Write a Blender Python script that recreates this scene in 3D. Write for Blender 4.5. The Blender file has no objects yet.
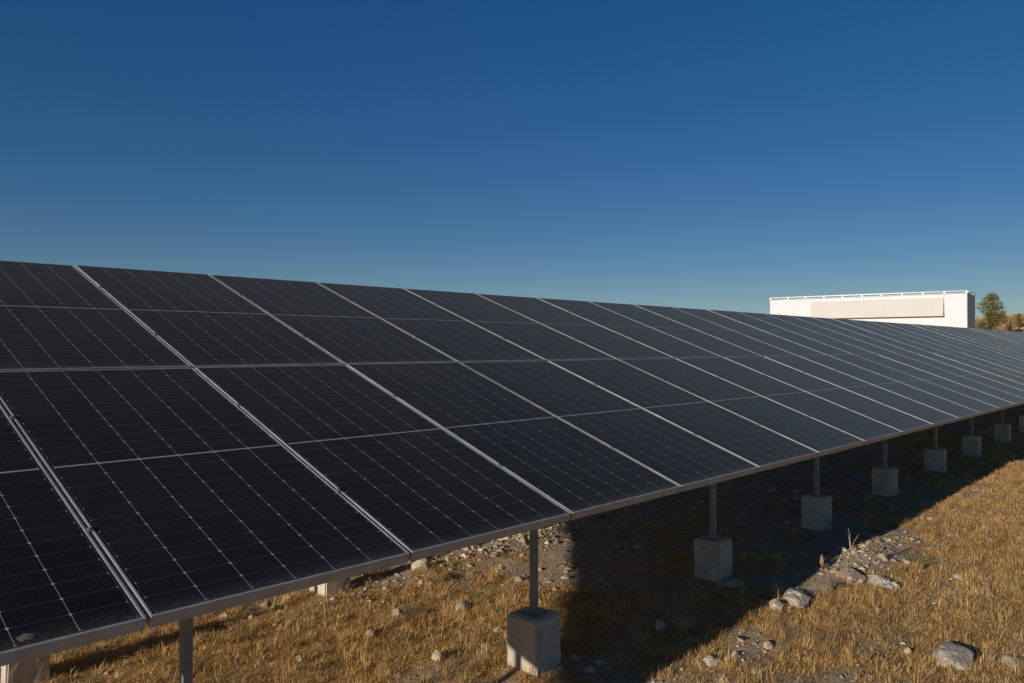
import bpy, bmesh, math, random
import numpy as np
from mathutils import Vector, Matrix, noise as mnoise

# ------------------------------------------------------------------ camera, light, exposure
SC = bpy.context.scene
COL = SC.collection
rad = math.radians
CAM = Vector((-1.1285, -2.739, 0.92))
cam_d = bpy.data.cameras.new('camera')
cam_d.sensor_fit = 'HORIZONTAL'; cam_d.sensor_width = 36.0
cam_d.lens = 787.8 * 36.0 / 1024.0
cam_d.clip_start = 0.05; cam_d.clip_end = 12000
cam = bpy.data.objects.new('camera', cam_d); COL.objects.link(cam)
cam.location = CAM
cam.rotation_euler = (rad(90 + 0.426), 0, rad(42.93 - 90))
SC.camera = cam

SUN_TO = Vector((-4.0, -0.03, 1.0)).normalized()          # direction towards the sun
EL = math.asin(SUN_TO.z); AZ = math.atan2(SUN_TO.x, SUN_TO.y)
w = bpy.data.worlds.new('World'); SC.world = w; w.use_nodes = True
nt = w.node_tree
bg = nt.nodes['Background']
sky = nt.nodes.new('ShaderNodeTexSky')
sky.sky_type = 'NISHITA'; sky.sun_disc = False
sky.sun_elevation = EL; sky.sun_rotation = AZ
sky.altitude = 2000; sky.air_density = 1.0; sky.dust_density = 0.03; sky.ozone_density = 3.0
hsv = nt.nodes.new('ShaderNodeHueSaturation'); hsv.inputs['Saturation'].default_value = 1.54; hsv.inputs['Hue'].default_value = 0.511
gam = nt.nodes.new('ShaderNodeGamma'); gam.inputs['Gamma'].default_value = 0.69
nt.links.new(sky.outputs[0], gam.inputs['Color'])
nt.links.new(gam.outputs[0], hsv.inputs['Color'])
nt.links.new(hsv.outputs[0], bg.inputs['Color'])
bg.inputs['Strength'].default_value = 0.097
sun_d = bpy.data.lights.new('sun', 'SUN'); sun_d.energy = 4.9; sun_d.angle = rad(0.53)
sun_d.color = (1.0, 0.90, 0.79)
sun = bpy.data.objects.new('sun', sun_d); COL.objects.link(sun)
sun.rotation_euler = SUN_TO.to_track_quat('Z', 'Y').to_euler()
vs = SC.view_settings
vs.view_transform = 'Standard'; vs.look = 'None'; vs.exposure = 0.0; vs.gamma = 1.0; vs.use_curve_mapping = False
SC.cycles.max_bounces = 6; SC.cycles.use_denoising = True

# ------------------------------------------------------------------ helpers
RNG = np.random.RandomState(7)

def tag(o, label=None, cat=None, group=None, kind=None):
    if label: o['label'] = label
    if cat: o['category'] = cat
    if group: o['group'] = group
    if kind: o['kind'] = kind
    return o

def empty(name, loc=(0, 0, 0), rot=(0, 0, 0)):
    o = bpy.data.objects.new(name, None); COL.objects.link(o)
    o.location = loc; o.rotation_euler = rot; o.empty_display_size = 0.1
    return o

def obj(name, bm, mat, parent=None, smooth=False):
    me = bpy.data.meshes.new(name); bm.normal_update(); bm.to_mesh(me); bm.free()
    if smooth:
        for p in me.polygons: p.use_smooth = True
    if mat: me.materials.append(mat)
    o = bpy.data.objects.new(name, me); COL.objects.link(o)
    if parent: o.parent = parent
    return o

def copy_tree(o, parent=None):
    c = o.copy(); COL.objects.link(c)
    if parent: c.parent = parent
    for ch in list(o.children): copy_tree(ch, c)
    return c

def box(bm, x0, x1, y0, y1, z0, z1, bevel=0.0, seg=1):
    vs_ = [bm.verts.new((x, y, z)) for z in (z0, z1) for y in (y0, y1) for x in (x0, x1)]
    fs = [(0, 2, 3, 1), (4, 5, 7, 6), (0, 1, 5, 4), (2, 6, 7, 3), (0, 4, 6, 2), (1, 3, 7, 5)]
    faces = [bm.faces.new([vs_[i] for i in f]) for f in fs]
    if bevel:
        es = list({e for f in faces for e in f.edges})
        bmesh.ops.bevel(bm, geom=es, offset=bevel, segments=seg, affect='EDGES', profile=0.5)

def tube(bm, pts, r, n=8, r2=None):
    pts = [Vector(p) for p in pts]
    rings = []
    for i, p in enumerate(pts):
        d = (pts[min(i + 1, len(pts) - 1)] - pts[max(i - 1, 0)]).normalized()
        a = d.orthogonal().normalized(); b = d.cross(a)
        t = i / max(1, len(pts) - 1)
        rr = r if r2 is None else r + (r2 - r) * t
        rings.append([bm.verts.new(p + (a * math.cos(k * 2 * math.pi / n) + b * math.sin(k * 2 * math.pi / n)) * rr) for k in range(n)])
    for i in range(len(rings) - 1):
        # keep rings untwisted
        A, B = rings[i], rings[i + 1]
        s = min(range(n), key=lambda k: (A[0].co - B[k].co).length)
        B = B[s:] + B[:s]; rings[i + 1] = B
        for k in range(n):
            bm.faces.new((A[k], A[(k + 1) % n], B[(k + 1) % n], B[k]))
    bm.faces.new(rings[0][::-1]); bm.faces.new(rings[-1])

# --- materials
def new_mat(name):
    m = bpy.data.materials.new(name); m.use_nodes = True
    return m, m.node_tree, m.node_tree.nodes['Principled BSDF']

class G:
    """tiny expression builder over shader nodes"""
    def __init__(s, nt): s.nt = nt
    def n(s, t, **k):
        q = s.nt.nodes.new(t)
        for a, b in k.items(): setattr(q, a, b)
        return q
    def m(s, op, a, b=None, c=None):
        q = s.n('ShaderNodeMath', operation=op)
        for i, v in enumerate((a, b, c)):
            if v is None: continue
            if isinstance(v, (int, float)): q.inputs[i].default_value = v
            else: s.nt.links.new(v, q.inputs[i])
        return q.outputs[0]
    def mix(s, f, a, b):
        q = s.n('ShaderNodeMix', data_type='RGBA')
        for i, v in ((0, f), (6, a), (7, b)):
            if isinstance(v, (int, float)): q.inputs[i].default_value = v
            elif isinstance(v, tuple): q.inputs[i].default_value = (*v, 1) if len(v) == 3 else v
            else: s.nt.links.new(v, q.inputs[i])
        return q.outputs[2]
    def noise(s, vec, scale, detail=4, rough=0.55):
        q = s.n('ShaderNodeTexNoise'); q.inputs['Scale'].default_value = scale
        q.inputs['Detail'].default_value = detail; q.inputs['Roughness'].default_value = rough
        if vec is not None: s.nt.links.new(vec, q.inputs['Vector'])
        return q.outputs['Fac']
    def ramp(s, f, stops):
        q = s.n('ShaderNodeValToRGB'); e = q.color_ramp.elements
        while len(e) < len(stops): e.new(0.5)
        for el, (p, c) in zip(e, stops): el.position = p; el.color = (*c, 1) if len(c) == 3 else c
        s.nt.links.new(f, q.inputs[0]); return q.outputs[0]
    def rng(s, f, a, b, c=0.0, d=1.0):
        q = s.n('ShaderNodeMapRange')
        for i, v in enumerate((a, b, c, d)): q.inputs[i + 1].default_value = v
        s.nt.links.new(f, q.inputs[0]); return q.outputs[0]
    def bump(s, h, strength, dist):
        q = s.n('ShaderNodeBump'); q.inputs['Strength'].default_value = strength; q.inputs['Distance'].default_value = dist
        s.nt.links.new(h, q.inputs['Height']); return q.outputs[0]
    def co(s, which='Object'):
        return s.n('ShaderNodeTexCoord').outputs[which]
    def pos(s): return s.n('ShaderNodeNewGeometry').outputs['Position']
    def link(s, a, b): s.nt.links.new(a, b)

PW, PL, GAP, FD = 1.139, 2.283, 0.015, 0.048
TILT = rad(20.37)

def mat_cells():
    m, t, p = new_mat('solar_cells'); g = G(t)
    sep = g.n('ShaderNodeSeparateXYZ'); g.link(g.co(), sep.inputs[0])
    x, y = sep.outputs[0], sep.outputs[1]
    cw, ch = 0.1828, 0.0930
    fx = g.m('FRACT', g.m('ADD', g.m('DIVIDE', x, cw), 3.0 + 10))
    dx = g.m('MULTIPLY', g.m('SUBTRACT', 0.5, g.m('ABSOLUTE', g.m('SUBTRACT', fx, 0.5))), cw)     # distance to a column gap
    yy = g.m('SUBTRACT', g.m('ABSOLUTE', g.m('SUBTRACT', y, PL / 2)), 0.0055)
    fy = g.m('FRACT', g.m('ADD', g.m('DIVIDE', yy, ch), 10))
    dy = g.m('MULTIPLY', g.m('SUBTRACT', 0.5, g.m('ABSOLUTE', g.m('SUBTRACT', fy, 0.5))), ch)
    edge = g.m('MAXIMUM', g.m('GREATER_THAN', g.m('ABSOLUTE', x), 3 * cw - 0.001), g.m('GREATER_THAN', yy, 12 * ch - 0.001))
    colgap = g.m('LESS_THAN', dx, 0.00125)
    rowgap = g.m('LESS_THAN', dy, 0.0009)
    dia = g.m('LESS_THAN', g.m('ADD', dx, g.m('MULTIPLY', dy, 0.9)), 0.0068)
    mid = g.m('LESS_THAN', yy, 0.0)
    fb = g.m('FRACT', g.m('ADD', g.m('DIVIDE', x, cw / 10), 40.5))
    bus = g.m('LESS_THAN', g.m('ABSOLUTE', g.m('SUBTRACT', fb, 0.5)), 0.022)
    info = g.n('ShaderNodeObjectInfo').outputs['Random']
    # every cell is a slightly different dark blue-black
    cid = g.n('ShaderNodeCombineXYZ')
    g.link(g.m('FLOOR', g.m('DIVIDE', x, cw)), cid.inputs[0]); g.link(g.m('FLOOR', g.m('DIVIDE', y, ch * 2)), cid.inputs[1]); g.link(info, cid.inputs[2])
    wn = g.n('ShaderNodeTexWhiteNoise'); g.link(cid.outputs[0], wn.inputs['Vector'])
    cell = g.mix(wn.outputs['Value'], (0.0050, 0.0054, 0.0066), (0.0085, 0.0088, 0.0105))
    c = g.mix(g.m('MULTIPLY', bus, 0.22), cell, (0.10, 0.10, 0.105))
    c = g.mix(g.m('MULTIPLY', rowgap, 0.7), c, (0.11, 0.112, 0.118))
    c = g.mix(colgap, c, (0.29, 0.29, 0.295))
    c = g.mix(dia, c, (0.40, 0.40, 0.41))
    c = g.mix(mid, c, (0.34, 0.34, 0.34))
    c = g.mix(edge, c, (0.02, 0.02, 0.022))
    # dust settled on the glass, thicker along the lower edge
    ob = g.n('ShaderNodeVectorMath', operation='ADD'); g.link(g.pos(), ob.inputs[0])
    d1 = g.rng(g.noise(ob.outputs[0], 1.7, 6, 0.65), 0.35, 0.75, 0.0, 1.0)
    d2 = g.rng(g.noise(ob.outputs[0], 60, 4, 0.7), 0.45, 0.8)
    low = g.m('POWER', g.m('SUBTRACT', 1.0, g.m('MINIMUM', g.m('DIVIDE', y, 0.12), 1.0)), 2.0)
    dust = g.m('ADD', g.m('MULTIPLY', d1, 0.012), g.m('ADD', g.m('MULTIPLY', g.m('MULTIPLY', d2, d1), 0.03), g.m('MULTIPLY', g.m('MULTIPLY', low, g.m('ADD', d2, 0.35)), 0.26)))
    dust = g.m('ADD', dust, g.m('MULTIPLY', info, 0.014))
    c = g.mix(dust, c, (0.36, 0.30, 0.23))
    g.link(c, p.inputs['Base Color'])
    r = g.m('ADD', 0.16, g.m('MULTIPLY', d1, 0.12))
    g.link(r, p.inputs['Roughness'])
    p.inputs['Specular IOR Level'].default_value = 0.0
    p.inputs['Sheen Weight'].default_value = 0.095; p.inputs['Sheen Roughness'].default_value = 0.27   # settled dust
    p.inputs['Sheen Tint'].default_value = (1.0, 0.86, 0.74, 1)
    fr = g.n('ShaderNodeFresnel'); fr.inputs['IOR'].default_value = 1.30
    gl = g.n('ShaderNodeBsdfGlossy'); gl.inputs['Color'].default_value = (1.0, 0.66, 0.45, 1)   # coated solar glass
    mx = g.n('ShaderNodeMixShader'); g.link(r, gl.inputs['Roughness'])
    g.link(fr.outputs[0], mx.inputs[0]); g.link(p.outputs[0], mx.inputs[1]); g.link(gl.outputs[0], mx.inputs[2])
    g.link(mx.outputs[0], t.nodes['Material Output'].inputs['Surface'])
    g.link(g.bump(g.noise(ob.outputs[0], 420, 1), 0.02, 0.0006), p.inputs['Normal'])
    return m

def mat_alu():
    m, t, p = new_mat('anodised_aluminium'); g = G(t)
    n = g.noise(g.pos(), 9, 5, 0.6)
    g.link(g.ramp(n, [(0.3, (0.36, 0.345, 0.33)), (0.7, (0.50, 0.485, 0.465))]), p.inputs['Base Color'])
    p.inputs['Metallic'].default_value = 0.35
    g.link(g.rng(n, 0.3, 0.7, 0.38, 0.55), p.inputs['Roughness'])
    return m

def mat_plain(name, c, rough=0.6, metal=0.0, var=0.15, scale=8.0, bump=0.0, bdist=0.004):
    m, t, p = new_mat(name); g = G(t)
    n = g.noise(g.pos(), scale, 6, 0.62)
    a = tuple(v * (1 - var) for v in c); b = tuple(min(1, v * (1 + var)) for v in c)
    g.link(g.ramp(n, [(0.3, a), (0.7, b)]), p.inputs['Base Color'])
    p.inputs['Roughness'].default_value = rough; p.inputs['Metallic'].default_value = metal
    if bump: g.link(g.bump(g.noise(g.pos(), scale * 5, 5, 0.7), bump, bdist), p.inputs['Normal'])
    return m

def mat_steel():
    m, t, p = new_mat('galvanised_steel'); g = G(t)
    v = g.n('ShaderNodeTexVoronoi'); v.inputs['Scale'].default_value = 55; g.link(g.pos(), v.inputs['Vector'])
    n = g.noise(g.pos(), 6, 5)
    c = g.mix(0.06, g.ramp(n, [(0.3, (0.22, 0.22, 0.22)), (0.7, (0.32, 0.32, 0.315))]), v.outputs['Color'])
    hs = g.n('ShaderNodeHueSaturation'); hs.inputs['Saturation'].default_value = 0.06; hs.inputs['Value'].default_value = 0.8
    g.link(c, hs.inputs['Color'])
    g.link(hs.outputs[0], p.inputs['Base Color'])
    p.inputs['Metallic'].default_value = 0.5; p.inputs['Roughness'].default_value = 0.55
    return m

def mat_concrete():
    m, t, p = new_mat('cast_concrete'); g = G(t)
    pos = g.pos()
    n = g.noise(pos, 5, 8, 0.65); n2 = g.noise(pos, 70, 4, 0.7)
    c = g.ramp(n, [(0.28, (0.30, 0.25, 0.19)), (0.5, (0.48, 0.41, 0.32)), (0.75, (0.62, 0.54, 0.44))])
    v = g.n('ShaderNodeTexVoronoi'); v.inputs['Scale'].default_value = 38; g.link(pos, v.inputs['Vector'])
    pit = g.m('LESS_THAN', v.outputs['Distance'], 0.13)
    c = g.mix(g.m('MULTIPLY', pit, 0.6), c, (0.09, 0.08, 0.07))
    st = g.n('ShaderNodeVectorMath', operation='MULTIPLY'); g.link(pos, st.inputs[0]); st.inputs[1].default_value = (22, 22, 1.5)
    c = g.mix(g.rng(g.noise(st.outputs[0], 1.0, 3), 0.55, 0.75, 0, 0.35), c, (0.17, 0.15, 0.125))
    g.link(c, p.inputs['Base Color']); p.inputs['Roughness'].default_value = 0.9
    h = g.m('SUBTRACT', g.m('ADD', g.m('MULTIPLY', n2, 0.6), n), g.m('MULTIPLY', pit, 0.5))
    g.link(g.bump(h, 0.8, 0.008), p.inputs['Normal'])
    return m

def mat_rock(name, ca, cb, cc):
    m, t, p = new_mat(name); g = G(t)
    n = g.noise(g.pos(), 11, 9, 0.68)
    v = g.noise(g.pos(), 48, 5, 0.7)
    c = g.ramp(n, [(0.28, ca), (0.5, cb), (0.72, cc)])
    c = g.mix(g.rng(v, 0.52, 0.7, 0, 0.55), c, tuple(x * 0.35 for x in cb))
    g.link(c, p.inputs['Base Color']); p.inputs['Roughness'].default_value = 0.95
    g.link(g.bump(g.m('ADD', n, g.m('MULTIPLY', v, 0.5)), 0.9, 0.02), p.inputs['Normal'])
    return m

def mat_attr(name, attr, rough=0.8, trans=0.0):
    m, t, p = new_mat(name); g = G(t)
    a = g.n('ShaderNodeAttribute'); a.attribute_name = attr
    g.link(a.outputs['Color'], p.inputs['Base Color']); p.inputs['Roughness'].default_value = rough
    p.inputs['Specular IOR Level'].default_value = 0.25
    if trans:
        tr = g.n('ShaderNodeBsdfTranslucent'); g.link(a.outputs['Color'], tr.inputs['Color'])
        mx = g.n('ShaderNodeMixShader'); mx.inputs[0].default_value = trans
        out = t.nodes['Material Output']
        g.link(p.outputs[0], mx.inputs[1]); g.link(tr.outputs[0], mx.inputs[2]); g.link(mx.outputs[0], out.inputs['Surface'])
    return m

def mat_ground():
    m, t, p = new_mat('dry_earth'); g = G(t)
    pos = g.pos()
    a = g.n('ShaderNodeAttribute'); a.attribute_name = 'straw'
    n1 = g.noise(pos, 2.3, 8, 0.7); n2 = g.noise(pos, 26, 6, 0.7); n3 = g.noise(pos, 140, 3, 0.6)
    dirt = g.ramp(n2, [(0.25, (0.21, 0.155, 0.10)), (0.5, (0.38, 0.295, 0.205)), (0.75, (0.55, 0.455, 0.34))])
    dirt = g.mix(g.rng(n1, 0.4, 0.65, 0.0, 0.6), dirt, (0.44, 0.355, 0.26))
    straw = g.ramp(n2, [(0.28, (0.22, 0.125, 0.042)), (0.5, (0.43, 0.265, 0.095)), (0.75, (0.58, 0.39, 0.17))])
    c = g.mix(g.rng(g.m('ADD', a.outputs['Fac'], g.m('MULTIPLY', g.m('SUBTRACT', n1, 0.5), 0.9)), 0.3, 0.65), dirt, straw)
    c = g.mix(g.rng(n3, 0.5, 0.75, 0, 0.4), c, (0.15, 0.105, 0.065))
    v = g.n('ShaderNodeTexVoronoi'); v.inputs['Scale'].default_value = 42; g.link(pos, v.inputs['Vector'])
    peb = g.rng(v.outputs['Distance'], 0.42, 0.25, 0.0, 1.0)
    pick = g.m('GREATER_THAN', g.noise(pos, 9, 2), 0.55)
    pm = g.m('MULTIPLY', peb, pick)
    c = g.mix(g.m('MULTIPLY', pm, 0.6), c, (0.42, 0.37, 0.30))
    g.link(c, p.inputs['Base Color']); p.inputs['Roughness'].default_value = 1.0
    p.inputs['Specular IOR Level'].default_value = 0.1
    h = g.m('ADD', g.m('ADD', n2, g.m('MULTIPLY', n3, 0.25)), g.m('MULTIPLY', pm, 0.5))
    g.link(g.bump(h, 1.0, 0.035), p.inputs['Normal'])
    return m

M_CELL, M_ALU, M_STEEL, M_CONC = mat_cells(), mat_alu(), mat_steel(), mat_concrete()
M_BACK = mat_plain('white_backsheet', (0.62, 0.62, 0.61), 0.6, 0, 0.04)
M_GROUND = mat_ground()
M_GRASS = mat_attr('dry_grass', 'tint', 0.75, 0.3)
M_LEAF = mat_attr('leaves', 'tint', 0.6, 0.25)
M_WALL = mat_plain('white_render', (0.62, 0.625, 0.63), 0.85, 0, 0.03, 0.6, 0.15, 0.01)
M_BEIGE = mat_plain('beige_cladding', (0.52, 0.505, 0.465), 0.75, 0, 0.04, 0.8)
M_RAIL = mat_plain('white_metal_paint', (0.8, 0.8, 0.8), 0.4, 0.0, 0.02)
M_ROCKS = [mat_rock('pale_limestone', (0.31, 0.25, 0.175), (0.50, 0.415, 0.30), (0.62, 0.53, 0.40)),
           mat_rock('grey_rock', (0.24, 0.20, 0.15), (0.41, 0.355, 0.275), (0.54, 0.475, 0.375)),
           mat_rock('tan_rock', (0.24, 0.17, 0.11), (0.40, 0.29, 0.195), (0.50, 0.38, 0.275))]
M_GRAVEL = mat_attr('gravel_stone', 'tint', 0.95)
M_BARK = mat_plain('bark', (0.10, 0.075, 0.05), 0.95, 0, 0.3, 12, 0.6, 0.02)
M_TWIG = mat_plain('dry_twig', (0.45, 0.38, 0.28), 0.9, 0, 0.2, 20)
M_SEED = mat_plain('dry_seed_head', (0.30, 0.17, 0.09), 0.95, 0, 0.3, 60, 0.6, 0.01)
M_DROP = mat_plain('bird_dropping', (0.13, 0.12, 0.10), 0.9, 0, 0.45, 120)

# ------------------------------------------------------------------ terrain
def _hash(ix, iy, s):
    h = np.sin(ix * 127.1 + iy * 311.7 + s * 74.7) * 43758.5453
    return h - np.floor(h)
def vnoise(x, y, s=0):
    ix, iy = np.floor(x), np.floor(y); fx, fy = x - ix, y - iy
    ux, uy = fx * fx * (3 - 2 * fx), fy * fy * (3 - 2 * fy)
    a, b = _hash(ix, iy, s), _hash(ix + 1, iy, s); c, d = _hash(ix, iy + 1, s), _hash(ix + 1, iy + 1, s)
    return a + (b - a) * ux + (c - a) * uy + (a - b - c + d) * ux * uy
def fbm(x, y, s=0, o=4):
    r = 0; a = 0.5; t = 0
    for i in range(o):
        r = r + a * vnoise(x * 2 ** i + 13.7 * i, y * 2 ** i - 7.3 * i, s + i); t += a; a *= 0.5
    return r / t

def height(x, y):
    x = np.asarray(x, float); y = np.asarray(y, float)
    z = -1.195 + 0.0277 * (np.minimum(np.maximum(x, -60), 9.0) - 2.81) + 0.012 * np.clip(x - 9.0, 0, 50)
    near = np.exp(-((x - 8) / 30) ** 2 - (y / 20) ** 2)
    z = z + near * ((fbm(x * 0.9, y * 0.9, 3) - 0.5) * 0.09 + (fbm(x * 4, y * 4, 5) - 0.5) * 0.05)
    # scraped mound by the shade's edge, low berm of earth along the rear footings
    z = z + 0.11 * np.exp(-((x - 6.55) / 0.75) ** 2 - ((y + 0.10) / 0.30) ** 2)
    z = z + 0.07 * np.exp(-((x - 4.6) / 2.2) ** 2 - ((y - 2.75) / 0.22) ** 2)
    for px_ in (-1.85, 0.45, 2.78, 5.17, 7.46, 9.69, 11.98):          # earth banked round the footings
        for py_ in (0.70, 3.03):
            z = z + 0.035 * np.exp(-((x - px_) ** 2 + (y - py_) ** 2) / 0.05)
    # hill behind the array, to the right of the building
    hx, hy = x - 118.0, y - 14.0
    z = z + 5.6 * np.exp(-(hx / 34) ** 2 - (hy / 30) ** 2)
    far = 1 - np.exp(-((x - 8) / 60) ** 2 - (y / 60) ** 2)
    z = z + far * (fbm(x * 0.03, y * 0.03, 9) - 0.5) * 1.4
    z = z + far * (fbm(x * 0.3, y * 0.3, 11) - 0.5) * 0.25
    return z

def straw_mask(x, y):
    """1 = thick dry grass, 0 = bare stony earth"""
    m = 0.60 + (fbm(x * 0.9, y * 0.9, 21) - 0.5) * 1.3 + (fbm(x * 3.3, y * 3.3, 23) - 0.5) * 1.1
    m = m - 0.75 * np.exp(-((x - 6.5) / 0.9) ** 2 - ((y + 0.1) / 0.33) ** 2)          # mound
    m = m - 0.6 * np.exp(-((y - 3.0) / 0.45) ** 2) * np.clip((x - 1.6) / 0.8, 0, 1)                                     # rear footings' rubble
    m = m - 0.38 * np.exp(-((x - 9.5) / 4.0) ** 2 - ((y - 1.7) / 1.3) ** 2) - 0.5 * np.exp(-((x - 4.6) / 0.9) ** 2 - ((y - 1.9) / 0.5) ** 2)              # bare under the panels
    m = m + 0.18 * (y < -0.2) * (x > 4.2) - 0.6 * np.exp(-((x - 4.1) / 0.55) ** 2 - ((y + 0.25) / 0.18) ** 2) - 0.5 * np.exp(-((x - 5.2) / 0.5) ** 2 - ((y + 1.75) / 0.3) ** 2)
    m = m + 0.32 * (x < 4.5) * (y > 0.8)
    m = m - 0.5 * np.exp(-((x - 2.1) / 0.8) ** 2 - ((y - 1.0) / 0.35) ** 2) + 0.8 * (np.hypot(x - 20, y) > 40)           # stony bit left of the near footing
    return np.clip(m, 0, 1)

def axis(lo, hi, step, far_lo, far_hi):
    a = list(np.arange(lo, hi + 1e-6, step)); s = step; v = a[-1]
    while v < far_hi: s *= 1.16; v += s; a.append(v)
    b = []; s = step; v = a[0]
    while v > far_lo: s *= 1.16; v -= s; b.append(v)
    return np.array(b[::-1] + a)
xs = axis(-3, 24, 0.06, -3000, 3000); ys = axis(-5, 7, 0.06, -3000, 3000)
X, Y = np.meshgrid(xs, ys, indexing='ij'); Z = height(X, Y)
nx, ny = len(xs), len(ys)
me = bpy.data.meshes.new('ground')
idx = np.arange(nx * ny).reshape(nx, ny)
quads = np.stack([idx[:-1, :-1], idx[1:, :-1], idx[1:, 1:], idx[:-1, 1:]], -1).reshape(-1, 4)
def fill_mesh(me, verts, faces_flat, loop_totals):
    me.vertices.add(len(verts)); me.vertices.foreach_set('co', np.asarray(verts, np.float32).ravel())
    me.loops.add(len(faces_flat)); me.loops.foreach_set('vertex_index', np.asarray(faces_flat, np.int32))
    me.polygons.add(len(loop_totals))
    st = np.concatenate([[0], np.cumsum(loop_totals)[:-1]]).astype(np.int32)
    me.polygons.foreach_set('loop_start', st)
    me.update(calc_edges=True); me.validate()
fill_mesh(me, np.stack([X, Y, Z], -1).reshape(-1, 3), quads.ravel(), np.full(len(quads), 4))
me.polygons.foreach_set('use_smooth', np.ones(len(quads), bool))
at = me.attributes.new('straw', 'FLOAT', 'POINT'); at.data.foreach_set('value', straw_mask(X, Y).astype(np.float32).ravel())
me.materials.append(M_GROUND)
ground = bpy.data.objects.new('ground', me); COL.objects.link(ground)
tag(ground, kind='structure')
def gz(x, y): return float(height(x, y))

# ------------------------------------------------------------------ building
def build_building():
    # local x along the front wall (towards the photo's left), local y into the building
    fw = Vector((math.cos(rad(42.93)), math.sin(rad(42.93)), 0)); rt = Vector((fw.y, -fw.x, 0))
    def wp(x, z): return Vector((CAM.x, CAM.y, 0)) + rt * x + fw * z
    c = wp(31.8, 55.0); left = (wp(31.8 - 0.8, 55.6) - c).normalized()
    b = empty('white_building', (c.x, c.y, gz(c.x, c.y) - 0.4), (0, 0, math.atan2(left.y, left.x)))
    L, D = 13.84, 4.2
    z0 = b.location.z; top = 0.92 + 3.77 - z0
    tag(b, 'long white flat-roofed building beyond the far end of the panels', 'building')
    # world up; local +y must point away from camera: left x up gives direction
    yd = Vector((0, 0, 1)).cross(left); away = 1 if yd.dot(fw) > 0 else -1
    def bx(bm, x0, x1, y0, y1, a, c_, bev=0):
        ya, yb = sorted((y0 * away, y1 * away)); box(bm, x0, x1, ya, yb, a, c_, bev)
    bm = bmesh.new(); bx(bm, 0, L, 0, D, 0, top, 0.03); obj('wall', bm, M_WALL, b)
    bm = bmesh.new(); bx(bm, -0.05, L + 0.05, -0.05, 0.3, top + 0.003, top + 0.05, 0.008)
    bx(bm, -0.05, L + 0.05, D - 0.3, D + 0.05, top + 0.003, top + 0.05, 0.008)
    bx(bm, -0.05, 0.2, 0.302, D - 0.302, top + 0.003, top + 0.05, 0.008); bx(bm, L - 0.2, L + 0.05, 0.302, D - 0.302, top + 0.003, top + 0.05, 0.008)
    obj('coping', bm, M_WALL, b)
    rl = bm = bmesh.new()
    for y in (0.06, D - 0.06):
        tube(bm, [(0.0, away * y, top + 0.19), (L, away * y, top + 0.19)], 0.045, 8)
    for x in (0.03, L - 0.03):
        tube(bm, [(x, away * 0.06, top + 0.185), (x, away * (D - 0.06), top + 0.185)], 0.05, 8)
    ra = obj('railing', bm, M_RAIL, b, True)
    for i in range(11):
        for y in (0.06, D - 0.06):
            bm = bmesh.new(); x = 0.05 + (L - 0.1) * i / 10
            box(bm, x - 0.05, x + 0.05, away * y - 0.05, away * y + 0.05, top + 0.05, top + 0.17)
            obj('baluster', bm, M_RAIL, ra)
    # beige box canopy hung on the front, leaning out towards its lower edge
    pxl = lambda u: u
    xa, xb, zt, zb = 1.45, 10.6, top - 0.22, 3.14 - z0
    bm = bmesh.new()
    prof = [(-0.02, zt), (0.16, zt), (0.42, zb), (0.02, zb)]
    prof = [(max(0.0, 0.004), zt), (0.14, zt), (0.40, zb), (0.004, zb)]
    v0 = [bm.verts.new((xa, -away * y, z)) for y, z in prof]; v1 = [bm.verts.new((xb, -away * y, z)) for y, z in prof]
    for k in range(4): bm.faces.new((v0[k], v0[(k + 1) % 4], v1[(k + 1) % 4], v1[k]))
    bm.faces.new(v0[::-1]); bm.faces.new(v1)
    bmesh.ops.recalc_face_normals(bm, faces=bm.faces)
    obj('canopy', bm, M_BEIGE, b)
    bm = bmesh.new(); bx(bm, 6.2, 7.2, -0.04, -0.003, 0.4, 2.5, 0.01); obj('door', bm, M_BEIGE, b)
    bm = bmesh.new(); bx(bm, -0.05, L + 0.05, -0.06, -0.004, 0.0, 0.7, 0.01); obj('plinth', bm, M_CONC, b)
build_building()

# ------------------------------------------------------------------ trees and shrubs beyond
def leaf_cloud(clumps, n, size, cols, rng):
    """verts / faces / colours of n small leaf quads spread through clumps [(centre, radius)]"""
    wts = np.array([c[1] ** 2 for c in clumps]); wts = wts / wts.sum()
    k = rng.choice(len(clumps), n, p=wts)
    cen = np.array([c[0] for c in clumps])[k]; rr = np.array([c[1] for c in clumps])[k]
    d = rng.normal(size=(n, 3)); d /= np.linalg.norm(d, axis=1)[:, None]
    p = cen + d * (rr * rng.uniform(0.35, 1.05, n) ** 0.6)[:, None] * np.array([1, 1, 0.85])
    a = rng.normal(size=(n, 3)); a /= np.linalg.norm(a, axis=1)[:, None]
    b = np.cross(a, rng.normal(size=(n, 3))); b /= np.linalg.norm(b, axis=1)[:, None]
    s = size * rng.uniform(0.6, 1.4, n)[:, None]
    V = np.stack([p - a * s, p + b * s * 0.45, p + a * s, p - b * s * 0.45], 1).reshape(-1, 3)
    shade = rng.uniform(0.7, 1.3, len(clumps))[k] * rng.uniform(0.8, 1.2, n)
    ci = rng.choice(len(cols), n); C = np.array(cols)[ci] * shade[:, None]
    return V, C
def leaf_obj(name, V, C, mat, parent):
    n = len(V) // 4; me = bpy.data.meshes.new(name)
    fill_mesh(me, V, np.arange(4 * n), np.full(n, 4))
    c4 = np.concatenate([np.repeat(C, 4, 0), np.ones((4 * n, 1))], 1).astype(np.float32)
    a = me.color_attributes.new('tint', 'FLOAT_COLOR', 'POINT'); a.data.foreach_set('color', c4.ravel())
    me.materials.append(mat)
    o = bpy.data.objects.new(name, me); COL.objects.link(o); o.parent = parent
    return o

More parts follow.
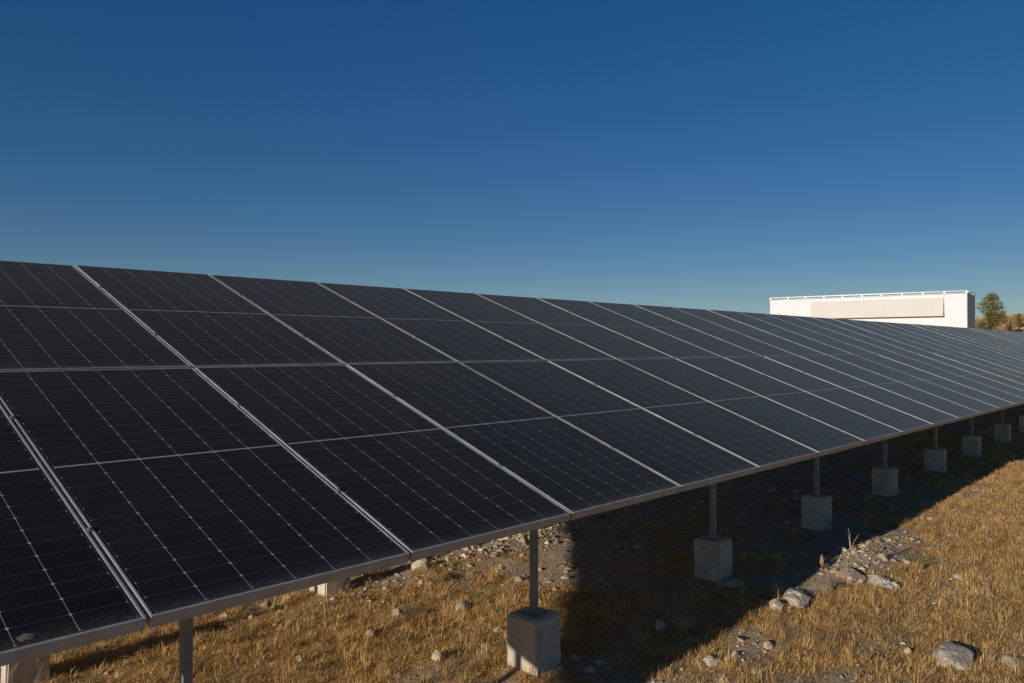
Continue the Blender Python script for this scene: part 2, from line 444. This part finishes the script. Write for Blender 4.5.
def at_px(px, depth):
    """ground point of the photo column px at a given depth (metres) from the camera"""
    fw = Vector((math.cos(rad(42.93)), math.sin(rad(42.93)), 0)); rt = Vector((fw.y, -fw.x, 0))
    p = Vector((CAM.x, CAM.y, 0)) + fw * depth + rt * depth * (px - 512) / 787.8
    return p.x, p.y

def tree(name, label, cat, x, y, h, wdt, seed, cols, n=5200, group=None, crown_from=0.12, cone=False):
    rng = np.random.RandomState(seed); z = gz(x, y)
    t = empty(name, (x, y, z - 0.05)); tag(t, label, cat, group)
    bm = bmesh.new()
    tube(bm, [(0, 0, 0), (0.05 * wdt * 0.3, 0, h * 0.25), (0.02, 0.05, h * 0.55), (0, 0, h * 0.85)], 0.055 * wdt * 0.6, 8, 0.01)
    clumps = []
    for i in range(60):
        a = rng.uniform(0, 2 * math.pi); f = rng.uniform(crown_from, 0.93)
        prof = math.sin(math.pi * min(1, (f - crown_from) / (1.0 - crown_from)) ** 0.8 * 0.93 + 0.2) * 0.5
        if cone: f = crown_from + (f - crown_from) ** 1.25; prof = 0.62 * max(0.0, 1 - f) ** 0.75 * min(1.0, 0.45 + f * 3)
        r = wdt * max(0.05, prof) * rng.uniform(0.35, 0.85)
        c = (math.cos(a) * r, math.sin(a) * r, h * f)
        clumps.append((c, wdt * rng.uniform(0.08, 0.17)))
        tube(bm, [(0, 0, max(0.05, h * f * 0.55)), (c[0] * 0.5, c[1] * 0.5, h * f * 0.8), c], 0.02 * wdt * 0.5, 5, 0.005)
    clumps.append(((0, 0, h * 0.9), wdt * 0.13))
    obj('trunk', bm, M_BARK, t)
    V, C = leaf_cloud(clumps, n, 0.022 * wdt, cols, rng)
    leaf_obj('crown', V, C, M_LEAF, t)
    return t
OLIVE = [(0.145, 0.145, 0.04), (0.18, 0.165, 0.05), (0.11, 0.115, 0.032), (0.22, 0.185, 0.065)]
BROWN = [(0.10, 0.075, 0.04), (0.07, 0.065, 0.03), (0.13, 0.10, 0.05)]
x, y = at_px(991, 70); tree('pine_tree', 'bushy green pine tree on the dry slope right of the white building', 'tree', x, y, 4.9, 3.3, 5, OLIVE, 6500, crown_from=0.10, cone=True)
for i, (px, dp, h, wd, cols, lab) in enumerate([
        (1016, 70, 0.7, 1.1, BROWN, 'small dark bush low on the hill slope at the right edge'),
        (1000, 72, 0.8, 1.0, OLIVE, 'small green bush between the pine tree and the thin shrub'),
        (1010, 74, 1.7, 0.9, BROWN, 'thin dark shrub just right of the pine tree'),
        (1019, 80, 1.5, 1.7, OLIVE, 'low dark green shrub on the hill crest at the right edge'),
        (1004, 66, 0.9, 1.5, BROWN, 'low brown bush at the foot of the pine tree'),
        (981, 64, 1.1, 1.5, BROWN, 'rusty low bush between the building corner and the pine')]):
    x, y = at_px(px, dp); tree('shrub', lab, 'shrub', x, y, h, wd, 40 + i, cols, 1500, 'shrubs on the dry hill', 0.25)

# ------------------------------------------------------------------ the array's steel
def slope(v, off=0.0):
    """point on the panels' plane v metres up the slope, off metres below its top surface"""
    return Vector((0, v * math.cos(TILT) + off * math.sin(TILT), v * math.sin(TILT) - off * math.cos(TILT)))
ORD = 'first second third fourth fifth sixth seventh eighth ninth tenth eleventh twelfth thirteenth fourteenth fifteenth sixteenth seventeenth eighteenth nineteenth twentieth'.split()
ORD += ['twenty-' + q for q in ORD[:9]] + ['thirtieth'] + ['thirty-' + q for q in ORD[:9]] + ['fortieth']
COLS = range(-2, 38)
XL, XR = -2 * (PW + GAP), 38 * (PW + GAP) - GAP
PUR = [0.50, 1.78, 2.80, 4.08]
PUR_LAB = ['lowest', 'second lowest', 'second highest', 'highest']
for v, lb in zip(PUR, PUR_LAB):
    o = empty('purlin', slope(v, FD + 0.002), (TILT, 0, 0))
    tag(o, f'{lb} of the long steel purlins carrying the solar panels', 'purlin', 'steel purlins under the panels')
    bm = bmesh.new()
    box(bm, XL + 0.05, XR - 0.05, -0.020, 0.020, -0.003, 0.0)
    box(bm, XL + 0.05, XR - 0.05, -0.020, -0.017, -0.060, -0.0032)
    box(bm, XL + 0.05, XR - 0.05, 0.017, 0.020, -0.060, -0.0032)
    obj('channel', bm, M_STEEL, o)

PX0, PSP = 0.47, 2.308
FY, RY = 0.70, 3.03
posts = [-1.85, 0.45, 2.78, 5.17, 7.46, 9.69, 11.98, 14.15, 16.5] + [16.5 + PSP * i for i in range(1, 12)]
def channel_bm(w_, d_, t_, h_):
    bm = bmesh.new()
    prof = [(-w_/2, -d_/2), (w_/2, -d_/2), (w_/2, -d_/2 + t_), (-w_/2 + t_, -d_/2 + t_), (-w_/2 + t_, d_/2 - t_), (w_/2, d_/2 - t_), (w_/2, d_/2), (-w_/2, d_/2)]
    a = [bm.verts.new((x, y, 0)) for x, y in prof]; b = [bm.verts.new((x, y, h_)) for x, y in prof]
    for i in range(8): bm.faces.new((a[i], a[(i + 1) % 8], b[(i + 1) % 8], b[i]))
    for q in (a, b):
        bm.faces.new((q[0], q[1], q[2], q[3])); bm.faces.new((q[0], q[3], q[4], q[7])); bm.faces.new((q[4], q[5], q[6], q[7]))
    bmesh.ops.recalc_face_normals(bm, faces=bm.faces)
    return bm
def make_post(x, y, z0, z1, label, group):
    o = empty('support_post', (x, y, z0)); tag(o, label, 'post', group)
    obj('column', channel_bm(0.042, 0.040, 0.003, z1 - z0), M_STEEL, o)
    bm = bmesh.new(); box(bm, -0.07, 0.07, -0.07, 0.07, 0.0, 0.008, 0.001)
    for sx in (-1, 1):
        for sy in (-1, 1):
            tube(bm, [(sx * 0.052, sy * 0.052, 0.0085), (sx * 0.052, sy * 0.052, 0.022)], 0.008, 6)
    obj('base_plate', bm, M_STEEL, o)
    return o
def make_block(x, y, zt, label, group, seed):
    rng = random.Random(seed); zg = gz(x, y); s = 0.125 + rng.uniform(-0.004, 0.004)
    o = empty('concrete_footing', (x, y, zg - 0.12), (0, 0, rng.uniform(-0.03, 0.03))); tag(o, label, 'footing', group)
    h = zt - o.location.z
    bm = bmesh.new(); box(bm, -s, s, -s, s, 0, h)
    es = [e for e in bm.edges]
    bmesh.ops.bevel(bm, geom=es, offset=0.010, segments=2, affect='EDGES')
    bmesh.ops.subdivide_edges(bm, edges=[e for e in bm.edges if e.calc_length() > 0.1], cuts=7, use_grid_fill=True)
    for v in bm.verts:
        n = mnoise.noise_vector(Vector((v.co.x * 9 + seed, v.co.y * 9, v.co.z * 9))) * 0.0045 + mnoise.noise_vector(Vector((v.co.x * 30 + seed, v.co.y * 30, v.co.z * 30))) * 0.002
        if v.co.z > h - 0.02: n.z *= 0.3
        v.co += n
    me_o = obj('cast_block', bm, M_CONC, o, False)
    return o
for i, x in enumerate(posts):
    zr_f, zr_r = FY * math.tan(TILT) - 0.17, RY * math.tan(TILT) - 0.17
    zt_f, zt_r = gz(x, FY) + 0.355, gz(x, RY) + 0.33
    zt_f = -0.83 + 0.0277 * (min(x, 9.0) - 2.79) + 0.012 * max(0.0, x - 9.0)
    zt_r = gz(x, RY) + 0.325
    if i == 0: pf = 'left outside the photo'
    else: pf = f'{ORD[i-1]} from the left'
    make_block(x, FY, zt_f, f'square concrete footing of the front row, {pf}', 'front row of concrete footings', i)
    make_post(x, FY, zt_f - 0.004, zr_f, f'grey steel post under the low front edge, {pf}', 'front row of steel posts')
    make_block(x, RY, zt_r, f'square concrete footing of the back row in shade, {pf}', 'back row of concrete footings', 50 + i)
    make_post(x, RY, zt_r - 0.004, zr_r, f'tall steel post of the back row behind the front one, {pf}', 'back row of steel posts')
    r = empty('rafter', (x + 0.052, 0, 0)); tag(r, f'sloping steel rafter between front and back posts, {pf}', 'rafter', 'steel rafters under the purlins')
    bm = bmesh.new(); box(bm, -0.02, 0.02, 0.22, 4.30, -0.085, -0.0, 0.003)
    q = obj('beam', bm, M_STEEL, r); q.rotation_euler = (TILT, 0, 0); q.location = slope(0, FD + 0.066)

# ------------------------------------------------------------------ solar panels
def make_panel():
    t = empty('solar_panel', (0, 0, 0), (TILT, 0, 0))
    # frame: hollow aluminium with a raised lip round the glass
    bm = bmesh.new(); W, lip = PW / 2, 0.0105
    box(bm, -W, -W + lip, 0, PL, -FD, 0, 0.0012); box(bm, W - lip, W, 0, PL, -FD, 0, 0.0012)
    box(bm, -W + lip + 0.0003, W - lip - 0.0003, 0, lip, -FD, 0, 0.0012); box(bm, -W + lip + 0.0003, W - lip - 0.0003, PL - lip, PL, -FD, 0, 0.0012)
    obj('frame', bm, M_ALU, t)
    bm = bmesh.new(); box(bm, -W + lip + 0.0005, W - lip - 0.0005, lip + 0.0005, PL - lip - 0.0005, -0.0060, -0.0016)
    obj('glass', bm, M_CELL, t)
    bm = bmesh.new(); box(bm, -W + lip + 0.0005, W - lip - 0.0005, lip + 0.0005, PL - lip - 0.0005, -0.0074, -0.0064)
    bk = obj('backsheet', bm, M_BACK, t)
    # mid clamps sit in the gap on the panel's left side
    for v in (0.60, 1.68):
        bm = bmesh.new(); xc = -W - GAP / 2
        box(bm, xc - 0.014, xc + 0.014, v - 0.015, v + 0.015, 0.0006, 0.0026, 0.0006)
        tube(bm, [(xc, v, 0.0028), (xc, v, 0.0062)], 0.006, 8)
        obj('clamp', bm, M_STEEL, t)
    return t
proto = make_panel()
first = True
prng = random.Random(3)
for row in (0, 1):
    v0 = row * (PL + GAP)
    for c in COLS:
        o = proto if first else copy_tree(proto); first = False
        p = slope(v0)
        o.location = (c * (PW + GAP) + PW / 2 + GAP / 2, p.y, p.z)
        o.rotation_euler = (TILT + rad(prng.uniform(-0.07, 0.07)), rad(prng.uniform(-0.07, 0.07)), rad(prng.uniform(-0.03, 0.03)))
        n = c + 2 if row == 0 else c + 1
        rn = 'lower' if row == 0 else 'upper'
        if n <= 0:
            lb = f'dark {rn} row solar panel at the left end of the array, ' + ('outermost column' if c == -2 else 'second column')
        elif n == 1:
            lb = ('lower row solar panel in the bottom left corner with a bird dropping stain' if row == 0 else
                  'upper row solar panel cut by the left edge, against the sky')
        else:
            lb = f'dark framed solar panel, {ORD[n-1]} from the left in the {rn} row'
        tag(o, lb, 'solar panel', f'solar panels of the {rn} row')
        if row == 0 and c == -1: stained = o
# dried bird dropping near the lower edge of the first lower panel
bm = bmesh.new()
cx, cy = 0.218, 0.052
ring = []; cen = bm.verts.new((cx, cy, 0.0006))
for k in range(22):
    a = k * 2 * math.pi / 22; r = 0.019 * (1 + 0.14 * math.sin(2 * a + 1) + 0.10 * math.sin(5 * a))
    ring.append(bm.verts.new((cx + r * math.cos(a) * 1.15, cy + r * math.sin(a), -0.0013)))
for k in range(22): bm.faces.new((cen, ring[k], ring[(k + 1) % 22]))
obj('bird_dropping', bm, M_DROP, stained)

# ------------------------------------------------------------------ stones
def rock_bm(sx, sy, sz, seed, sub=4, rough=0.22):
    bm = bmesh.new(); bmesh.ops.create_icosphere(bm, subdivisions=sub, radius=1.0)
    off = Vector((seed * 3.17, seed * 1.31, seed * 7.7))
    for v in bm.verts:
        d = v.co.normalized()
        f = 1 + rough * 1.5 * mnoise.noise(d * 1.1 + off) + rough * 0.8 * mnoise.noise(d * 2.7 + off) + rough * 0.35 * mnoise.noise(d * 6 + off)
        # flat fracture faces
        q = d * f
        for kk in range(11):
            nn = mnoise.random_unit_vector() if False else Vector((math.sin(seed * 12.9 + kk * 4.1), math.cos(seed * 7.3 + kk * 2.3), math.sin(seed * 3.3 + kk * 5.7))).normalized()
            e = q.dot(nn) - (0.60 + 0.22 * abs(math.sin(seed * 1.7 + kk * 2.9)))
            if e > 0: q -= nn * e * 0.92
        q += d * (rough * 0.22 * mnoise.noise(q * 9 + off) + rough * 0.13 * mnoise.noise(q * 21 + off))
        v.co = Vector((q.x * sx, q.y * sy, q.z * sz))
    return bm
def px_ground(px, py):
    """where the sight line through a photo pixel meets the ground"""
    p = rad(0.426); yw = rad(42.93)
    fwd = Vector((math.cos(p) * math.cos(yw), math.cos(p) * math.sin(yw), math.sin(p))); rt = Vector((math.sin(yw), -math.cos(yw), 0)); up = rt.cross(fwd)
    d = fwd + rt * (px - 512) / 787.8 - up * (py - 341.5) / 787.8
    t = 1.0
    for i in range(4000):
        q = CAM + d * t
        if q.z < gz(q.x, q.y): break
        t += 0.01
    return q.x, q.y
def stone(px, py, sx, sy, sz, mi, label, seed, sink=0.35, rz=0.0, rough=0.22):
    x, y = px_ground(px, py)
    o = obj('stone', rock_bm(sx, sy, sz, seed, 5 if sx > 0.09 else 4, rough), M_ROCKS[mi], None, True)
    sink = min(0.5, sink + 0.10)
    o.location = (x, y, gz(x, y) + sz * (1 - 2 * sink)); o.rotation_euler = (0, 0, rz)
    return tag(o, label, 'stone', 'stones lying in the dry grass')
stone(953, 662, 0.21, 0.14, 0.085, 1, 'large flat grey weathered stone in the grass, bottom right', 1, 0.28, 0.5)
stone(438, 660, 0.048, 0.045, 0.045, 0, 'pale rounded stone left of the nearest front footing', 2, 0.2)
stone(371, 636, 0.062, 0.045, 0.040, 2, 'tan stone in golden grass beneath the panels, mid way between footings', 3, 0.25, 0.6)
stone(398, 617, 0.06, 0.05, 0.05, 2, 'rounded tan boulder half buried in grass under the panels', 4, 0.3)
stone(462, 609, 0.075, 0.05, 0.05, 1, 'greyish stone sitting in grass left of the near post', 5, 0.3, 0.3)
stone(498, 632, 0.040, 0.035, 0.03, 0, 'small pale stone touching the near footing on its left', 6, 0.3)
stone(660, 629, 0.06, 0.05, 0.05, 0, 'pale stone in the deep shade between two front footings', 7, 0.25)
stone(768, 647, 0.05, 0.04, 0.035, 2, 'tan stone half hidden in sunny grass near the bottom edge', 8, 0.3)
stone(908, 653, 0.028, 0.025, 0.024, 0, 'tiny white stone just left of the large flat grey stone', 9, 0.2)
stone(797, 600, 0.19, 0.12, 0.07, 1, 'broad low grey rock at the edge of the shade', 10, 0.32, 0.7, 0.3)
stone(776, 608, 0.10, 0.06, 0.05, 0, 'pale stone leaning on the broad grey rock', 11, 0.3, 0.5)
stone(850, 578, 0.19, 0.12, 0.08, 2, 'pinkish rubble rock on the bare mound', 12, 0.36, 0.3, 0.35)
stone(880, 585, 0.13, 0.09, 0.06, 1, 'grey rock on the right side of the bare mound', 13, 0.33, 0.9, 0.35)
stone(894, 588, 0.055, 0.045, 0.04, 0, 'white stone at the foot of the bare mound', 14, 0.25)
stone(733, 585, 0.16, 0.10, 0.030, 1, 'flat slab of stone beside the second front footing', 15, 0.2, 0.2, 0.2)
stone(711, 662, 0.085, 0.06, 0.035, 0, 'flat whitish stone in the grass beside the shade edge, bottom', 16, 0.35, 0.2)
stone(1012, 664, 0.10, 0.06, 0.035, 0, 'pale stone cut by the right edge of the photo', 17, 0.3, 0.2)
stone(958, 578, 0.06, 0.05, 0.03, 0, 'small flat pale stone in grass right of the mound', 18, 0.3)
stone(421, 569, 0.085, 0.07, 0.065, 0, 'pale stone perched on the earth berm under the panels', 19, 0.2)
for k, (px, py) in enumerate([(452, 566), (480, 560), (470, 575), (500, 566), (522, 556), (540, 570), (556, 566), (565, 578), (555, 590), (570, 600), (566, 552), (585, 545), (610, 560), (640, 545),
        (690, 520), (240, 610), (265, 606), (225, 617), (290, 598), (575, 660), (590, 672), (560, 668), (600, 664), (430, 590), (350, 655), (300, 660), (735, 655), (990, 540), (930, 520), (690, 640)]):
    rr = random.Random(200 + k); s = rr.uniform(0.018, 0.042)
    st = stone(px, py, s * rr.uniform(1, 1.5), s, s * 0.8, rr.choice([0, 0, 1, 2]), 'small pale stone, one of many strewn on dry ground by the footings', 30 + k, 0.33, rr.uniform(0, 3), 0.34)

# gravel: small chips too many to count
def gravel(n, region, mask, smin, smax, seed):
    rng = np.random.RandomState(seed)
    x = rng.uniform(region[0], region[1], n); y = rng.uniform(region[2], region[3], n)
    keep = rng.uniform(size=n) < mask(x, y); x, y = x[keep], y[keep]; n = len(x)
    base = np.array([(1, 0, 0.1), (0.3, 0.8, -0.1), (-0.8, 0.5, 0.25), (-0.8, -0.6, 0), (0.3, -0.75, 0.3), (0.25, -0.1, 0.75), (0, 0, -0.6)], float)
    tri = np.array([(0, 1, 5), (1, 2, 5), (2, 3, 5), (3, 4, 5), (4, 0, 5), (1, 0, 6), (2, 1, 6), (3, 2, 6), (4, 3, 6), (0, 4, 6)])
    s = smin + (smax - smin) * rng.uniform(size=n) ** 3
    V = base[None] * rng.uniform(0.55, 1.45, (n, 7, 1)) * s[:, None, None] + rng.normal(size=(n, 7, 3)) * (s * 0.12)[:, None, None]
    a = rng.uniform(0, 6.28, n); ca, sa = np.cos(a)[:, None], np.sin(a)[:, None]
    Vx = V[..., 0] * ca - V[..., 1] * sa + x[:, None]; Vy = V[..., 0] * sa + V[..., 1] * ca + y[:, None]
    Vz = V[..., 2] * 0.8 + height(x, y)[:, None] + 0.02 * s[:, None]
    F = (tri[None] + (np.arange(n) * 7)[:, None, None]).reshape(-1)
    me = bpy.data.meshes.new('gravel'); fill_mesh(me, np.stack([Vx, Vy, Vz], -1).reshape(-1, 3), F, np.full(n * 10, 3))
    pal = np.array([(0.40, 0.315, 0.22), (0.32, 0.25, 0.175), (0.46, 0.38, 0.275), (0.25, 0.19, 0.13), (0.36, 0.255, 0.165)])
    C = pal[rng.randint(0, 5, n)] * rng.uniform(0.75, 1.2, (n, 1))
    c4 = np.concatenate([np.repeat(C, 7, 0), np.ones((7 * n, 1))], 1).astype(np.float32)
    at = me.color_attributes.new('tint', 'FLOAT_COLOR', 'POINT'); at.data.foreach_set('color', c4.ravel())
    me.materials.append(M_GRAVEL)
    o = bpy.data.objects.new('gravel', me); COL.objects.link(o)
    tag(o, 'pale gravel and stone chips strewn on the bare earth', 'gravel', kind='stuff')
bare = lambda x, y: np.clip(1.0 - straw_mask(x, y) * 1.5, 0.03, 1)
gravel(60000, (0, 15, -3, 4.5), lambda x, y: bare(x, y) * (0.25 + 0.75 * (fbm(x * 2, y * 2, 77) > 0.5)), 0.004, 0.022, 5)
gravel(1800, (5.0, 13, 0.4, 3.4), lambda x, y: 0.25 + 0.75 * bare(x, y), 0.012, 0.07, 9)
gravel(9000, (0, 13, -2, 3.8), lambda x, y: bare(x, y) ** 2 * (fbm(x * 1.7, y * 1.7, 79) > 0.53), 0.012, 0.055, 6)
gravel(1500, (5.6, 7.6, -0.55, 0.35), lambda x, y: np.exp(-((x - 6.55) / 0.6) ** 2 - ((y + 0.1) / 0.22) ** 2), 0.006, 0.042, 7)
gravel(1800, (2.0, 7.0, 2.3, 3.3), lambda x, y: np.exp(-((x - 4.6) / 2.0) ** 2 - ((y - 2.75) / 0.25) ** 2), 0.008, 0.05, 8)

# ------------------------------------------------------------------ dry grass
def grass(name, label, x, y, hmin, hmax, wid, seed, pal, lean=0.45, out=None, hs=None, tint=None):
    """blades; out = heading of each blade's lean, hs / tint = height factor and colour of the tuft it grows in"""
    rng = np.random.RandomState(seed); n = len(x)
    z = height(x, y) - 0.008
    h = hmin + (hmax - hmin) * rng.beta(1.6, 2.6, n)
    h = h * (0.65 + 0.7 * fbm(x * 3.1, y * 3.1, 31)) * (1 if hs is None else hs)
    a = rng.uniform(0, 2 * np.pi, n) if out is None else out + rng.normal(size=n) * 0.6
    L = rng.uniform(0.05, 1.0, n) ** 1.1 * lean
    bdir = np.stack([np.cos(a), np.sin(a)], -1)
    wa = a + np.pi / 2 + rng.normal(size=n) * 0.5
    wv = np.stack([np.cos(wa), np.sin(wa)], -1) * (wid * rng.uniform(0.5, 1.6, n))[:, None]
    root = np.stack([x, y], -1)
    m = root + bdir * (h * L * 0.40)[:, None]; tp = root + bdir * (h * L * 1.15)[:, None]
    zm = z + h * 0.55; zt = z + h * np.clip(1 - 0.40 * L, 0.12, 1)
    V = np.zeros((n, 5, 3))
    V[:, 0, :2] = root - wv; V[:, 1, :2] = root + wv; V[:, 0, 2] = V[:, 1, 2] = z
    V[:, 2, :2] = m + wv * 0.8; V[:, 3, :2] = m - wv * 0.8; V[:, 2, 2] = V[:, 3, 2] = zm
    V[:, 4, :2] = tp; V[:, 4, 2] = zt
    b = (np.arange(n) * 5)[:, None]
    F = np.concatenate([b + np.array([[0, 1, 2, 3]]), b + np.array([[3, 2, 4]])], 1).reshape(-1)
    me = bpy.data.meshes.new(name); fill_mesh(me, V.reshape(-1, 3), F, np.tile([4, 3], n))
    C = np.array(pal)[rng.choice(len(pal), n)] if tint is None else tint
    C = C * rng.uniform(0.7, 1.3, (n, 1)) * (0.85 + 0.3 * fbm(x * 1.3, y * 1.3, 55)[:, None])
    c4 = np.concatenate([np.repeat(C, 5, 0), np.ones((5 * n, 1))], 1).astype(np.float32)
    at = me.color_attributes.new('tint', 'FLOAT_COLOR', 'POINT'); at.data.foreach_set('color', c4.ravel())
    me.materials.append(M_GRASS)
    o = bpy.data.objects.new(name, me); COL.objects.link(o)
    return tag(o, label, 'grass', kind='stuff')
STRAW = [(0.69, 0.43, 0.145), (0.75, 0.50, 0.20), (0.59, 0.345, 0.10), (0.78, 0.58, 0.30), (0.44, 0.255, 0.095), (0.66, 0.41, 0.16), (0.22, 0.14, 0.065), (0.69, 0.455, 0.22)]
DULL = [(0.30, 0.26, 0.13), (0.22, 0.20, 0.10), (0.34, 0.27, 0.17)]
gm = lambda x, y: np.clip((straw_mask(x, y) - 0.25) * 1.9, 0.02, 1)
def scatter(n, reg, dens, seed):
    rng = np.random.RandomState(seed)
    x = rng.uniform(reg[0], reg[1], n); y = rng.uniform(reg[2], reg[3], n)
    k = rng.uniform(size=n) < dens(x, y)
    return x[k], y[k]
def tufts(n, reg, dens, seed, blades, rad_):
    """tufts of grass: blades fan out from each tuft's heart and share its height and colour"""
    rng = np.random.RandomState(seed)
    cx, cy = scatter(n, reg, dens, seed); n = len(cx)
    per = rng.poisson(blades * rng.uniform(0.4, 1.6, n)); k = np.repeat(np.arange(n), per); N = len(k)
    R_ = (rad_ * rng.uniform(0.5, 1.5, n))[k]
    out = rng.uniform(0, 2 * np.pi, N); rr = R_ * np.sqrt(rng.uniform(0, 1, N))
    bend = rng.uniform(0, 2 * np.pi, n)[k]                        # the side a tuft is trodden towards
    o2 = np.where(rng.uniform(size=N) < 0.6, out, bend)
    hs = (0.4 + rng.beta(1.2, 3.2, n) * 1.9)[k]
    pal = np.array(STRAW); dl = np.array(DULL)
    base = np.where((rng.uniform(size=n) < 0.07)[:, None], dl[rng.choice(len(dl), n)], pal[rng.choice(len(pal), n)])
    T = 0.6 * base[k] + 0.4 * pal[rng.choice(len(pal), N)]
    return cx[k] + np.cos(out) * rr, cy[k] + np.sin(out) * rr, o2, hs, T
sunny = lambda x, y: gm(x, y) * np.where(y > 0.4, 0.45, 1.0)
x, y, o2, hs, T = tufts(13500, (2.5, 14, -3.2, 1.4), sunny, 1, 34, 0.045)
grass('dry_grass', 'short tufts of golden dry grass in the sun in front of the panels', x, y, 0.02, 0.082, 0.0013, 1, STRAW, 1.15, o2, hs, T)
x, y = scatter(240000, (2.5, 14, -3.2, 1.4), lambda x, y: np.clip(gm(x, y) + 0.1, 0, 1) * np.where(y > 0.4, 0.5, 1.0), 11)
grass('straw_litter', 'loose broken straw lying on the ground between the tufts', x, y, 0.012, 0.055, 0.0015, 11, STRAW, 2.6)
x, y = scatter(5200, (2.8, 14, -3.2, 1.0), lambda x, y: gm(x, y) ** 2 * (fbm(x * 1.5, y * 1.5, 71) > 0.5), 14)
grass('tall_straw', 'sparse taller wispy stalks standing above the short dry grass', x, y, 0.08, 0.22, 0.0011, 14, STRAW, 0.8)
x, y, o2, hs, T = tufts(4200, (-0.5, 4.8, 0.5, 4.5), gm, 2, 32, 0.05)
grass('dry_grass', 'trampled golden dry grass in the sun beneath the panels', x, y, 0.025, 0.10, 0.0015, 2, STRAW, 1.7, o2, hs, T)
x, y = scatter(70000, (-0.5, 4.8, 0.5, 4.5), lambda x, y: np.clip(gm(x, y) + 0.08, 0, 1), 12)
grass('straw_litter', 'loose broken straw lying on the ground beneath the panels', x, y, 0.012, 0.055, 0.0015, 12, STRAW, 2.6)
x, y, o2, hs, T = tufts(9000, (13.5, 46, -6, 2.0), lambda x, y: np.clip(gm(x, y), 0.15, 1), 3, 22, 0.09)
grass('dry_grass', 'distant dry golden grass along the far end of the panels', x, y, 0.04, 0.14, 0.0032, 3, STRAW, 1.1, o2, hs, T)
x, y = scatter(26000, (70, 125, 2, 34), lambda x, y: np.clip(0.4 + fbm(x * 0.4, y * 0.4, 91), 0, 1), 4)
grass('dry_grass', 'golden dry grass covering the far hill slope beside the white building', x, y, 0.08, 0.26, 0.028, 4, STRAW, 1.0)
GREENISH = [(0.16, 0.16, 0.07), (0.22, 0.20, 0.10), (0.12, 0.12, 0.06)]

def weed(name, label, cat, px, py, h, spread, n, seed, mat, seedhead=False):
    rng = random.Random(seed); x, y = px_ground(px, py)
    t = empty(name, (x, y, gz(x, y) - 0.01)); tag(t, label, cat, 'dry weeds in the grass')
    bm = bmesh.new()
    for i in range(n):
        a = rng.uniform(0, 6.28); s = spread * rng.uniform(0.2, 1); hh = h * rng.uniform(0.55, 1)
        b = (math.cos(a) * s * 0.5, math.sin(a) * s * 0.5, hh * 0.6); e = (math.cos(a) * s, math.sin(a) * s, hh)
        tube(bm, [(rng.uniform(-.01, .01), rng.uniform(-.01, .01), 0), b, e], 0.0028, 4, 0.0012)
        for j in range(3):
            f = rng.uniform(0.4, 0.95); q = Vector(b).lerp(Vector(e), f) if f > 0.5 else Vector(b) * (f / 0.5)
            tube(bm, [q, q + Vector((rng.uniform(-.04, .04), rng.uniform(-.04, .04), rng.uniform(0.01, .05)))], 0.0016, 3, 0.0008)
    obj('stem', bm, mat, t)
    if seedhead:
        bm = rock_bm(0.020, 0.020, 0.055, seed, 3, 0.3); bmesh.ops.translate(bm, verts=bm.verts, vec=(0, 0, h))
        obj('seed_head', bm, M_SEED, t, True)
    return t
weed('dry_weed', 'pale leafless stalk standing at the edge of the shade above the mound', 'weed', 851, 549, 0.22, 0.10, 3, 1, M_TWIG)
weed('dry_weed', 'brown seed head on a short stalk at the shade edge', 'weed', 822, 572, 0.11, 0.02, 3, 2, M_SEED, True)
weed('dry_weed', 'low greyish brush on top of the mound', 'weed', 880, 556, 0.13, 0.22, 26, 3, mat_plain('grey_brush', (0.20, 0.17, 0.115), 0.9, 0, 0.25, 20))
weed('dry_weed', 'dark twiggy brush between the mound and grey rock', 'weed', 834, 590, 0.10, 0.12, 18, 4, mat_plain('dark_brush', (0.09, 0.07, 0.045), 0.9, 0, 0.25, 20))
weed('dry_weed', 'spindly dry stalk at the shade edge left of the broad grey rock', 'weed', 775, 596, 0.14, 0.06, 3, 5, M_TWIG)
weed('dry_weed', 'dry stalk in front of the third footing at the shade edge', 'weed', 893, 515, 0.16, 0.08, 3, 6, M_TWIG)
weed('dry_weed', 'greenish low brush in sunny grass right of the mound', 'weed', 918, 566, 0.10, 0.20, 24, 7, mat_plain('green_brush', (0.15, 0.14, 0.065), 0.9, 0, 0.25, 20))
weed('dry_weed', 'dark dry tuft beside the pale boulder under the panels', 'weed', 411, 618, 0.10, 0.10, 20, 8, mat_plain('brown_brush', (0.12, 0.085, 0.045), 0.9, 0, 0.25, 20))
